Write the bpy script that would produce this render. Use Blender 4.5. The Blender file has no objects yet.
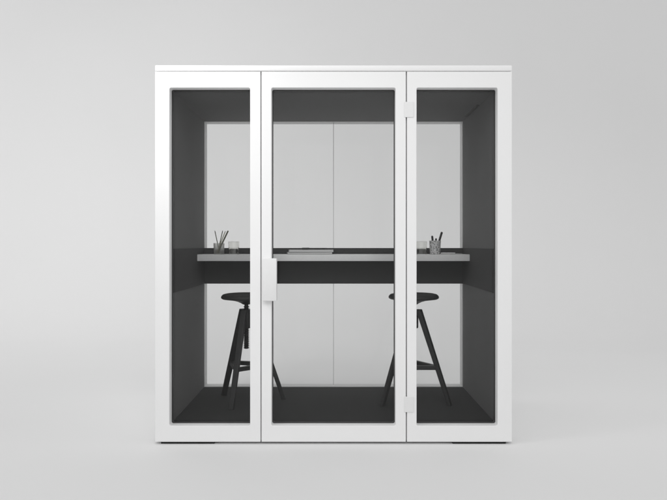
import bpy, bmesh, math, random
from mathutils import Vector, Matrix
S = bpy.context.scene
C = S.collection
R = math.radians
random.seed(4)

# ------------------------------------------------------------ camera, world, lamps, exposure
FPX, VX, VY, CZ = 697.0, 333.5, 245.0, 1.23     # focal length in pixels, vanishing point, eye height
cd = bpy.data.cameras.new('camera'); cam = bpy.data.objects.new('camera', cd); C.objects.link(cam)
cam.location = (0, 0, CZ); cam.rotation_euler = (R(90), 0, 0)
cd.sensor_width = 36; cd.lens = FPX/667*36; cd.shift_y = -5/667; cd.clip_end = 200
S.camera = cam
w = bpy.data.worlds.new('World'); S.world = w; w.use_nodes = True
bg = w.node_tree.nodes['Background']; bg.inputs[0].default_value = (1, 1, 1, 1); bg.inputs[1].default_value = 0.74

def area(name, loc, target, sx, sy, power, spread=180):
    l = bpy.data.lights.new(name, 'AREA'); l.shape = 'RECTANGLE'; l.size = sx; l.size_y = sy; l.energy = power; l.spread = R(spread)
    o = bpy.data.objects.new(name, l); C.objects.link(o); o.location = loc
    o.rotation_euler = (Vector(target)-Vector(loc)).to_track_quat('-Z', 'Y').to_euler()
    return o
area('softbox_key', (-1.8, 3.3, 3.0), (-1.0, 4.35, 2.1), 0.8, 0.8, 4.6, 78)
area('softbox_backdrop_side', (-9.0, 5.0, 3.5), (-5.0, 12, 3.0), 5, 5, 52, 110)
area('softbox_backdrop', (-3.0, 7.5, 5.5), (-1.0, 10, 0.5), 3, 3, 20, 140)
area('softbox_left', (-4.5, 0.5, 3.6), (1, 6.0, 1.6), 4, 4, 16)
area('softbox_right', (5.5, 3.5, 4.0), (-1.5, 5.5, 0.2), 1.5, 1.5, 12)
area('softbox_front', (0.3, -1.5, 4.9), (0, 4.3, 1.6), 2.4, 2.4, 12, 60)
S.view_settings.view_transform = 'Standard'; S.view_settings.look = 'None'
S.cycles.max_bounces = 16; S.cycles.transmission_bounces = 12; S.cycles.transparent_max_bounces = 16
S.view_settings.exposure = 0; S.view_settings.gamma = 1

# ------------------------------------------------------------ materials
def mat(name, col, rough=0.5, noise=0.0, nscale=20, bump=0.0, bscale=200, metallic=0.0, spec=0.5, coords='Object'):
    m = bpy.data.materials.new(name); m.use_nodes = True
    nt = m.node_tree; b = nt.nodes['Principled BSDF']
    b.inputs['Roughness'].default_value = rough; b.inputs['Metallic'].default_value = metallic
    b.inputs['Specular IOR Level'].default_value = spec
    c = col if isinstance(col, tuple) else (col, col, col)
    b.inputs['Base Color'].default_value = (*c, 1)
    tc = nt.nodes.new('ShaderNodeTexCoord')
    n = nt.nodes.new('ShaderNodeTexNoise'); n.inputs['Scale'].default_value = nscale; n.inputs['Detail'].default_value = 5
    nt.links.new(tc.outputs[coords], n.inputs['Vector'])
    mr = nt.nodes.new('ShaderNodeMapRange'); nt.links.new(n.outputs[0], mr.inputs[0])
    mr.inputs[1].default_value = 0.3; mr.inputs[2].default_value = 0.7
    mr.inputs[3].default_value = 1-noise; mr.inputs[4].default_value = 1+noise
    mx = nt.nodes.new('ShaderNodeVectorMath'); mx.operation = 'SCALE'; mx.inputs[0].default_value = c
    nt.links.new(mr.outputs[0], mx.inputs['Scale']); nt.links.new(mx.outputs[0], b.inputs['Base Color'])
    if bump:
        n2 = nt.nodes.new('ShaderNodeTexNoise'); n2.inputs['Scale'].default_value = bscale
        nt.links.new(tc.outputs[coords], n2.inputs['Vector'])
        bp = nt.nodes.new('ShaderNodeBump'); bp.inputs['Strength'].default_value = bump; bp.inputs['Distance'].default_value = 0.002
        nt.links.new(n2.outputs[0], bp.inputs['Height']); nt.links.new(bp.outputs[0], b.inputs['Normal'])
    return m

def glass(name, tint, gl=0.6):
    m = bpy.data.materials.new(name); m.use_nodes = True; nt = m.node_tree; nt.nodes.clear()
    out = nt.nodes.new('ShaderNodeOutputMaterial'); mix = nt.nodes.new('ShaderNodeMixShader')
    tr = nt.nodes.new('ShaderNodeBsdfTransparent'); tr.inputs[0].default_value = (*tint, 1)
    g = nt.nodes.new('ShaderNodeBsdfGlossy'); g.inputs['Roughness'].default_value = 0.02
    fr = nt.nodes.new('ShaderNodeFresnel'); fr.inputs[0].default_value = 1.35
    mu = nt.nodes.new('ShaderNodeMath'); mu.operation = 'MULTIPLY'; mu.inputs[1].default_value = gl
    nt.links.new(fr.outputs[0], mu.inputs[0]); nt.links.new(mu.outputs[0], mix.inputs[0])
    nt.links.new(tr.outputs[0], mix.inputs[1]); nt.links.new(g.outputs[0], mix.inputs[2])
    nt.links.new(mix.outputs[0], out.inputs[0]); return m

def real(name, col, ior, rough):
    m = bpy.data.materials.new(name); m.use_nodes = True; b = m.node_tree.nodes['Principled BSDF']
    b.inputs['Base Color'].default_value = (col, col, col*.985, 1); b.inputs['Transmission Weight'].default_value = 1
    b.inputs['IOR'].default_value = ior; b.inputs['Roughness'].default_value = rough
    return m

M = {}
M['backdrop'] = mat('seamless_backdrop', 0.80, 0.9, 0.006, 0.7, spec=0.1)
M['white'] = mat('white_lacquer', 0.86, 0.42, 0.006, 3, bump=0.03, bscale=450, spec=0.35)
M['hinge'] = mat('hinge_metal', 0.79, 0.4, 0.01, 30)
M['handle'] = mat('handle_lacquer', 0.79, 0.35, 0.01, 30)
M['seal'] = mat('grey_seal', 0.60, 0.7, 0.03, 30)
M['gasket'] = mat('black_gasket', 0.03, 0.55, 0.1, 40)
M['felt'] = mat('charcoal_felt', 0.205, 0.95, 0.10, 260, bump=0.5, bscale=500, spec=0.15)
M['ceiling'] = mat('charcoal_ceiling_felt', 0.205, 0.95, 0.10, 260, bump=0.5, bscale=500, spec=0.15)
M['carpet'] = mat('charcoal_carpet', 0.064, 1.0, 0.22, 330, bump=0.9, bscale=420, spec=0.1)
M['trim'] = mat('dark_trim_panel', 0.062, 0.75, 0.06, 120, bump=0.2, bscale=400, spec=0.25)
M['backframe'] = mat('grey_back_frame', 0.66, 0.5, 0.01, 20)
M['desk'] = mat('grey_desk_laminate', 0.80, 0.5, 0.02, 60, bump=0.05, bscale=300)
M['foot'] = mat('black_rubber', 0.006, 0.7, 0.1, 40)
M['stool'] = mat('black_painted_wood', 0.030, 0.5, 0.12, 45, bump=0.12, bscale=160, spec=0.4)
M['screw'] = mat('black_steel', 0.018, 0.4, 0.1, 60, metallic=0.3)
M['vent'] = mat('vent_black', 0.10, 0.8, 0.1, 60)
M['glass'] = glass('window_glass', (0.975, 0.977, 0.976))
M['backglass'] = glass('rear_window_glass', (0.945, 0.945, 0.945), 0.4)
M['cupglass'] = real('drinking_glass', 0.93, 1.45, 0.0)
M['frost'] = real('grey_frosted_glass', 0.82, 1.3, 0.35)
M['water'] = real('water', 0.9, 1.33, 0.12)
M['pencil_light'] = mat('pale_wood_pencil', (0.55, 0.53, 0.42), 0.6, 0.06, 80)
M['pencil_dark'] = mat('olive_grey_pencil', (0.16, 0.165, 0.12), 0.5, 0.06, 80)
M['lead'] = mat('pencil_lead', 0.02, 0.4)
M['pen_black'] = mat('black_plastic', 0.02, 0.35, 0.05, 60)
M['paper'] = mat('paper_pages', 0.62, 0.9, 0.05, 300)
M['cover'] = mat('magazine_cover', 0.55, 0.45, 0.04, 30)
M['cover_dark'] = mat('book_cover_grey', 0.30, 0.5, 0.04, 30)
M['silver'] = mat('silver_metal', 0.6, 0.3, 0.02, 40, metallic=0.9)
# perforated / speckled cup: surface pattern in the material
m = mat('mesh_cup', 0.5, 0.45); M['meshcup'] = m
nt = m.node_tree; b = nt.nodes['Principled BSDF']; tc = nt.nodes.new('ShaderNodeTexCoord')
v = nt.nodes.new('ShaderNodeTexVoronoi'); v.inputs['Scale'].default_value = 95; nt.links.new(tc.outputs['Object'], v.inputs['Vector'])
cr = nt.nodes.new('ShaderNodeValToRGB'); cr.color_ramp.elements[0].position = 0.30; cr.color_ramp.elements[0].color = (.10, .10, .10, 1)
cr.color_ramp.elements[1].position = 0.42; cr.color_ramp.elements[1].color = (.62, .62, .62, 1)
nt.links.new(v.outputs['Distance'], cr.inputs[0]); nt.links.new(cr.outputs[0], b.inputs['Base Color'])

# ------------------------------------------------------------ helpers
def X(px, d): return (px-VX)*d/FPX
def Z(py, d): return CZ-(py-VY)*d/FPX

def obj(name, bm, m, parent=None, smooth=False):
    bmesh.ops.recalc_face_normals(bm, faces=bm.faces)
    me = bpy.data.meshes.new(name); bm.to_mesh(me); bm.free()
    if smooth:
        for p in me.polygons: p.use_smooth = True
        try: me.set_sharp_from_angle(angle=R(35))
        except Exception: pass
    me.materials.append(M[m]); o = bpy.data.objects.new(name, me); C.objects.link(o)
    if parent: o.parent = parent
    return o
def tag(o, label, cat, group=None):
    o['label'] = label; o['category'] = cat
    if group: o['group'] = group
    return o
def thing(name, label, cat, loc=(0, 0, 0), group=None, rz=0):
    o = bpy.data.objects.new(name, None); o.empty_display_size = .1; C.objects.link(o)
    o.location = loc; o.rotation_euler = (0, 0, rz); return tag(o, label, cat, group)

def box(x0, x1, y0, y1, z0, z1, b=0.0, seg=2, bm=None):
    n = bmesh.new()
    bmesh.ops.create_cube(n, size=1)
    for v_ in n.verts:
        v_.co = Vector(((x0+x1)/2+v_.co.x*(x1-x0), (y0+y1)/2+v_.co.y*(y1-y0), (z0+z1)/2+v_.co.z*(z1-z0)))
    if b: bmesh.ops.bevel(n, geom=list(n.edges), offset=b, segments=seg, profile=0.5, affect='EDGES')
    return n

def rrect(x0, x1, z0, z1, r, k=7):
    if r <= 0: return [(x0, z0), (x1, z0), (x1, z1), (x0, z1)]
    pts = []
    for cx, cz, a0 in ((x1-r, z0+r, -90), (x1-r, z1-r, 0), (x0+r, z1-r, 90), (x0+r, z0+r, 180)):
        for i in range(k+1):
            a = R(a0+90*i/k); pts.append((cx+r*math.cos(a), cz+r*math.sin(a)))
    return pts

def frame(ox0, ox1, oz0, oz1, ix0, ix1, iz0, iz1, r, y0, y1, b=0.002, ro=0.0):
    """rectangular frame with a rounded opening, chamfered front edges"""
    bm = bmesh.new()
    def loop(pts, y): return [bm.verts.new((p[0], y, p[1])) for p in pts]
    def edges(l): return [bm.edges.get((l[i], l[(i+1) % len(l)])) or bm.edges.new((l[i], l[(i+1) % len(l)])) for i in range(len(l))]
    def skin(a, c):
        n = len(a)
        for i in range(n): bm.faces.new((a[i], a[(i+1) % n], c[(i+1) % n], c[i]))
    o0 = loop(rrect(ox0+b, ox1-b, oz0+b, oz1-b, max(ro-b, 0) if ro else 0), y0); o1 = loop(rrect(ox0, ox1, oz0, oz1, ro), y0+b)
    o2 = loop(rrect(ox0, ox1, oz0, oz1, ro), y1)
    i0 = loop(rrect(ix0-b, ix1+b, iz0-b, iz1+b, r+b if r else 0), y0); i1 = loop(rrect(ix0, ix1, iz0, iz1, r), y0+b)
    i2 = loop(rrect(ix0, ix1, iz0, iz1, r), y1)
    skin(o0, o1); skin(o1, o2); skin(i0, i1); skin(i1, i2)
    bmesh.ops.triangle_fill(bm, use_beauty=True, edges=edges(o0)+edges(i0))
    bmesh.ops.triangle_fill(bm, use_beauty=True, edges=edges(o2)+edges(i2))
    return bm

def lathe(prof, n=40):
    """closed profile of (radius, z); radius 0 makes a pole"""
    bm = bmesh.new(); rings = []
    for r_, z in prof:
        rings.append([bm.verts.new((0, 0, z))] if r_ == 0 else
                     [bm.verts.new((r_*math.cos(2*math.pi*i/n), r_*math.sin(2*math.pi*i/n), z)) for i in range(n)])
    for a, c in zip(rings, rings[1:]):
        for i in range(n):
            j = (i+1) % n
            if len(a) == 1 and len(c) == 1: continue
            if len(a) == 1: bm.faces.new((a[0], c[i], c[j]))
            elif len(c) == 1: bm.faces.new((a[i], a[j], c[0]))
            else: bm.faces.new((a[i], a[j], c[j], c[i]))
    return bm

def rod(p, q, r0, r1, n=10, bm=None):
    """tapered rod between two points"""
    bm = bm or bmesh.new(); p = Vector(p); q = Vector(q); d = (q-p).normalized()
    u = d.orthogonal().normalized(); v_ = d.cross(u)
    A = [bm.verts.new(p+u*r0*math.cos(2*math.pi*i/n)+v_*r0*math.sin(2*math.pi*i/n)) for i in range(n)]
    B = [bm.verts.new(q+u*r1*math.cos(2*math.pi*i/n)+v_*r1*math.sin(2*math.pi*i/n)) for i in range(n)]
    for i in range(n): bm.faces.new((A[i], A[(i+1) % n], B[(i+1) % n], B[i]))
    bm.faces.new(A); bm.faces.new(B); return bm

def beam(p, q, w0, t0, w1, t1, side, b=0.004, cutz=None):
    """tapered plank from p to q: width along `side`, thickness across it; ends kept level when cutz"""
    bm = bmesh.new(); p = Vector(p); q = Vector(q); d = (q-p).normalized(); s = Vector(side).normalized()
    t = (Vector((-s.y, s.x, 0)) if cutz else d.cross(s)).normalized()
    vs = []
    for c, w_, th in ((p, w0, t0), (q, w1, t1)):
        vs.append([bm.verts.new(c+s*a*w_/2+t*e*th/2) for a, e in ((-1, -1), (1, -1), (1, 1), (-1, 1))])
    for i in range(4): bm.faces.new((vs[0][i], vs[0][(i+1) % 4], vs[1][(i+1) % 4], vs[1][i]))
    bm.faces.new(vs[0]); bm.faces.new(vs[1])
    bmesh.ops.bevel(bm, geom=list(bm.edges), offset=b, segments=2, profile=0.5, affect='EDGES')
    return bm

# ------------------------------------------------------------ the setting: one seamless sheet, floor curving up into backdrop
bm = bmesh.new(); prof = [(-7, 0), (0, 0), (4, 0), (8.5, 0)]
for i in range(1, 25):
    a = R(90*i/24); prof.append((8.5+3.5*math.sin(a), 3.5-3.5*math.cos(a)))
prof += [(12, 7), (12, 11)]
rows = [[bm.verts.new((x, y, z)) for x in (-16, -8, 0, 8, 16)] for y, z in prof]
for a, c in zip(rows, rows[1:]):
    for i in range(4): bm.faces.new((a[i], a[i+1], c[i+1], c[i]))
o = obj('backdrop', bm, 'backdrop', smooth=True); o['kind'] = 'structure'

# ------------------------------------------------------------ the booth
F, D0, DB = 4.30, 4.365, 5.50      # front face, glass plane, inner back
XO, XI = 1.1012, 1.02
ZB, ZF, ZC, ZT = Z(442, F), 0.1095, 2.2045, Z(65.2, F)
booth = thing('office_booth', 'white framed office booth with glass front, dark lining and a desk inside', 'office booth', (0, 5.0, 0))
def part(name, bm, m, parent=None, smooth=False):
    bm.transform(Matrix.Translation((0, -5.0, 0)))
    return obj(name, bm, m, parent or booth, smooth)
YE = 5.62
for s in (-1, 1):
    x0, x1 = sorted((s*1.042, s*1.0995))
    sw = part('side_wall', box(x0, x1, 4.385, YE, ZB+.006, ZT-.042, .003), 'white')
    x0, x1 = sorted((s*XI, s*1.0405))
    part('felt_lining', box(x0, x1, 4.385, DB-.001, ZF-.012, ZC+.012), 'felt', sw)
    x0, x1 = sorted((s*1.0145, s*1.021))
    part('side_trim', box(x0, x1, 4.40, 5.468, .926, 1.2063, .0015), 'trim')
part('ceiling', box(-1.041, 1.041, 4.384, DB-.001, ZC, ZC+.035), 'ceiling')
part('roof', box(-XO, XO, F-.003, YE+.003, Z(71.0, F), ZT, .006, 3), 'white', smooth=True)
part('base', box(-1.0405, 1.0405, 4.384, YE-.002, ZB+.004, ZF-.014, .003), 'white')
part('carpet', box(-1.019, 1.019, 4.384, DB-.001, ZF-.0135, ZF), 'carpet')
part('back_frame', frame(-1.0405, 1.0405, ZB+.06, ZC+.06, -1.0185, 1.0185, ZF+.002, ZC-.001, 0, DB, YE-.006, .001), 'backframe')
part('back_trim', box(-1.0175, 1.0175, 5.47, 5.53, .926, 1.2063, .0015), 'trim')
gy0, gy1 = 5.527, 5.535
for xa, xb in ((-1.018, -.0022), (.0022, 1.018)):
    for za, zb in ((ZF+.0025, .955), (1.176, ZC-.002)):
        part('rear_window', box(xa, xb, gy0, gy1, za, zb), 'backglass')
part('seal', box(-.0019, .0019, gy0-.001, gy1+.001, ZF+.012, ZC-.002), 'seal')
# desk
dz1, dz0 = Z(254.4, 5.18), Z(261.1, 5.18)
part('desk', box(-1.0135, 1.0135, 5.18, 5.469, dz0, dz1, .003), 'desk', smooth=True)
# air slot in the ceiling corner
part('air_vent', box(.993, 1.013, 4.84, 5.27, ZC-.006, ZC+.002, .002), 'vent')
# feet
for s in (-1, 1):
    for ya, yb in ((4.31, 4.43), (5.46, 5.58)):
        x0, x1 = sorted((s*1.066, s*.737))
        part('foot', box(x0, x1, ya, yb, 0.0005, ZB+.005, .0015), 'foot')
# front: two fixed windows and the door
z0, z1 = ZB, Z(71.4, F)
iz0, iz1 = Z(425.8, F), Z(87.6, F)
def front(name, pxs, r=.011, depth=.075):
    a, b_, c, d = [X(p, F) for p in pxs]
    f = part(name, frame(a, d, z0, z1, b_, c, iz0, iz1, r, F, F+depth, .0025), 'white')
    part('gasket', frame(b_-.004, c+.004, iz0-.004, iz1+.004, b_+.0055, c-.0055, iz0+.0075, iz1-.0075, .011, D0-.003, D0+.011, .0015), 'gasket', f)
    part('glass_pane', box(b_-.003, c+.003, D0+.0115, D0+.0185, iz0-.003, iz1+.003), 'glass', f)
    return f
front('front_window', (155.0, 169.4, 250.1, 260.5))
door = front('door', (261.5, 271.4, 395.6, 405.9))
front('front_window', (407.0, 416.6, 497.6, 512.0))
for px in (261.0, 406.45):
    x = X(px, F); part('door_seal', box(x-.012, x+.012, F+.0755, F+.083, z0+.006, z1-.002), 'seal')
    part('door_rebate', box(x-.0031, x+.0031, F+.03, F+.075, z0+.006, z1-.002), 'seal')
# handle: plate with a projecting pull
hx0, hx1, hz0, hz1 = X(263.2, F), X(277.2, F), Z(301, F), Z(257.8, F)
part('handle', box(hx0, hx1, F-.046, F-.0008, hz0+.003, hz1-.003, .004, 3), 'handle', door, smooth=True)
for pa, pb in ((101.8, 117.3), (396.6, 412.2)):
    part('hinge', box(X(404.3, F), X(413.6, F), F-.005, F-.0006, Z(pb, F), Z(pa, F), .002), 'hinge', door)

# ------------------------------------------------------------ stools
def make_stool(label, loc, ang):
    t = thing('stool', label, 'stool', loc, 'black tripod screw stools in the booth', R(ang))
    # seat: flat top, rounded rim, underside sweeping down into the hub
    p = [(0, .772), (.10, .773), (.145, .772), (.166, .767), (.176, .758), (.1805, .748), (.178, .739), (.168, .733),
         (.13, .728), (.09, .722), (.06, .713), (.038, .703), (.027, .695), (0, .695)]
    obj('seat', lathe(p, 56), 'stool', t, True)
    q = [(0, .376), (.013, .377)]
    zz = .382
    while zz < .683:
        q += [(.0205, zz), (.0205, zz+.003), (.0145, zz+.0065), (.0145, zz+.0100)]; zz += .0140
    q += [(0.0145, .695), (0, .695)]
    obj('screw', lathe(q, 24), 'screw', t, True)
    obj('collar', lathe([(0, .524), (.030, .525), (.033, .531), (.034, .650), (.031, .657), (.015, .659), (0, .659)], 32), 'stool', t, True)
    for k in range(3):
        a = R(120*k); d = Vector((math.cos(a), math.sin(a), 0)); s = Vector((-math.sin(a), math.cos(a), 0))
        obj('leg', beam(d*.040+Vector((0, 0, .661)), d*.272+Vector((0, 0, .0005)), .041, .036, .034, .029, s, .004, cutz=True), 'stool', t)
        a2 = R(120*(k+1)); e = Vector((math.cos(a2), math.sin(a2), 0)); h = Vector((0, 0, .256))
        r_ = .179
        P, Q = d*r_+h, e*r_+h; m_ = (Q-P).normalized()
        obj('footrest', beam(P+m_*.012, Q-m_*.012, .028, .030, .028, .030, Vector((-m_.y, m_.x, 0)), .003), 'stool', t)
    return t
make_stool('black tripod stool with its threaded screw showing, under the desk behind the left mullion', (-.625, 5.0, ZF), -105)
make_stool('black tripod stool behind the right mullion, its screw hidden and two splayed legs showing', (.575, 5.0, ZF), 90)

# ------------------------------------------------------------ things on the desk
DT = dz1+.0006
def cup(name, label, cat, pxa, pxb, ytop, d, m, wall=.0022, taper=.94, group=None, base=.005):
    r_ = (pxb-pxa)/2*d/FPX; x = X((pxa+pxb)/2, d); h = Z(ytop, d)-DT
    rb = r_*taper
    p = [(0, 0), (rb-.002, 0), (rb, .002), (r_, h-.001), (r_-wall/2, h), (r_-wall, h-.001), (rb-wall, base), (0, base)]
    o = obj(name, lathe(p, 40), m, None, True); o.location = (x, d, DT)
    return tag(o, label, cat, group), x, r_, rb, h
g = 'glass tumblers on the desk'
o, x, r_, rb, h = cup('tumbler', 'clear glass tumbler right of the grey pencil glass, on the left end of the desk', 'tumbler', 228.3, 239.3, 241.6, 5.27, 'cupglass', group=g)
o = obj('drink', lathe([(0, .006), (rb-.003, .006), (r_*.97-.0026, h*.52), (0, h*.52)], 32), 'water', None, True); o.location = (x, 5.27, DT)
tag(o, 'clear drink half filling the tumbler beside the grey pencil glass', 'drink', 'drinks in the tumblers')
o, x, r_, rb, h = cup('tumbler', 'clear glass tumbler beside the right mullion, left of the speckled pen cup', 'tumbler', 415.6, 427.0, 241.4, 5.27, 'cupglass', group=g)
o = obj('drink', lathe([(0, .006), (rb-.003, .006), (r_*.97-.0026, h*.50), (0, h*.50)], 32), 'water', None, True); o.location = (x, 5.27, DT)
tag(o, 'clear drink half filling the tumbler beside the speckled pen cup', 'drink', 'drinks in the tumblers')
d = 5.25
o, x, r_, rb, h = cup('pencil_cup', 'smoky grey glass cup holding four thin pencils at the left end of the desk', 'cup', 213.6, 224.4, 243.2, d, 'frost')
def stick(name, label, cat, p, q, r0, m, group, tipm='lead', tip=.010):
    P, Q = Vector(p), Vector(q); dd = (Q-P).normalized(); t = thing(name, label, cat, P, group)
    b1 = rod((0, 0, 0), Q-P-dd*tip, r0, r0, 12); obj('barrel', b1, m, t, True)
    obj('tip', rod(Q-P-dd*tip, Q-P, r0*.98, r0*.25, 12), tipm, t, True)
    return t
g = 'pencils standing in the grey glass cup'
zb = DT+.010
stick('pencil', 'thin grey pencil leaning left, leftmost in the grey glass cup', 'pencil', (X(219.6, d), d, zb), (X(214.5, d), d+.012, Z(230.4, d)), .0033, 'pencil_dark', g)
stick('pencil', 'thin grey pencil leaning slightly right, in the middle of the grey glass cup', 'pencil', (X(217.5, d), d+.012, zb), (X(222.9, d), d-.008, Z(230.4, d)), .0033, 'pencil_dark', g)
stick('pencil', 'pale wooden pencil just left of the thick olive one in the grey glass cup', 'pencil', (X(217.0, d), d-.008, zb), (X(225.3, d), d+.01, Z(230.8, d)), .0036, 'pencil_light', g, 'pencil_light')
stick('pencil', 'thick dark olive pencil leaning furthest right in the grey glass cup', 'pencil', (X(217.6, d), d+.002, zb), (X(228.2, d), d+.002, Z(230.6, d)), .0058, 'pencil_dark', g, 'pencil_dark', .004)
o, x, r_, rb, h = cup('pen_cup', 'pale speckled pen cup holding dark markers at the right end of the desk', 'cup', 429.3, 440.8, 240.6, d, 'meshcup', .003, .9)
g = 'dark markers standing in the speckled cup'
stick('marker', 'long thick black marker leaning right, tallest in the speckled cup', 'marker', (X(436.0, d), d, zb+.01), (X(442.0, d), d, Z(231.8, d)), .0085, 'pen_black', g, 'pen_black', .004)
stick('marker', 'black marker rising a little at the left side of the speckled cup', 'marker', (X(434.2, d), d+.006, zb), (X(432.3, d), d+.012, Z(235.6, d)), .008, 'pen_black', g, 'pen_black', .004)
stick('marker', 'short black marker barely above the middle rim of the speckled cup', 'marker', (X(435.2, d), d-.012, zb), (X(435.8, d), d-.014, Z(238.2, d)), .007, 'pen_black', g, 'pen_black', .004)
# paper and pen beside the speckled cup
o = obj('notepad', box(-.085, .085, -.07, .07, 0, .0035, .0008), 'paper'); o.location = (X(449, 5.30), 5.30, DT); o.rotation_euler = (0, 0, R(6))
tag(o, 'thin pale notepad lying flat right of the speckled pen cup', 'notepad')
t = thing('pen', 'slim silver pen lying on the notepad right of the speckled cup', 'pen', (X(441, 5.26), 5.26, DT+.0078))
obj('barrel', rod((0, 0, 0), (.105, -.01, 0), .0042, .0042, 12), 'silver', t, True)
obj('tip', rod((.105, -.01, 0), (.128, -.0122, 0), .0042, .001, 12), 'pen_black', t, True)
# magazines in the middle
def mag(label, x0, x1, y0, y1, zb_, h, covm, rz=0):
    cx, cy = (x0+x1)/2, (y0+y1)/2
    t = thing('magazine', label, 'magazine', (cx, cy, zb_), 'magazines stacked at mid desk', R(rz))
    hx, hy = (x1-x0)/2, (y1-y0)/2
    obj('pages', box(-hx+.006, hx-.002, -hy+.002, hy-.002, .0017, h-.0017), 'paper', t)
    c = box(-hx, hx, -hy, hy, 0, .0015); obj('cover', c, covm, t)
    obj('cover', box(-hx, hx, -hy, hy, h-.0015, h, .0003), covm, t)
    obj('spine', box(-hx, -hx+.0045, -hy+.0003, hy-.0003, .0016, h-.0016), covm, t)
d = 5.22
mag('lower grey magazine in the stack at mid desk', X(287, d), X(332.4, d), d, d+.23, DT, .0165, 'cover_dark')
mag('upper pale magazine, under the black pen at mid desk', X(288.6, d), X(333.3, d), d-.006, d+.22, DT+.0168, .0165, 'cover', 1)
t = thing('pen', 'black capped pen lying on top of the magazines at mid desk', 'pen', (X(302, 5.25), 5.25, DT+.0338+.008))
obj('cap', rod((0, 0, 0), (.055, .006, 0), .0078, .0078, 14), 'pen_black', t, True)
obj('barrel', rod((.055, .006, 0), (.185, .020, 0), .0058, .0058, 14), 'pen_black', t, True)
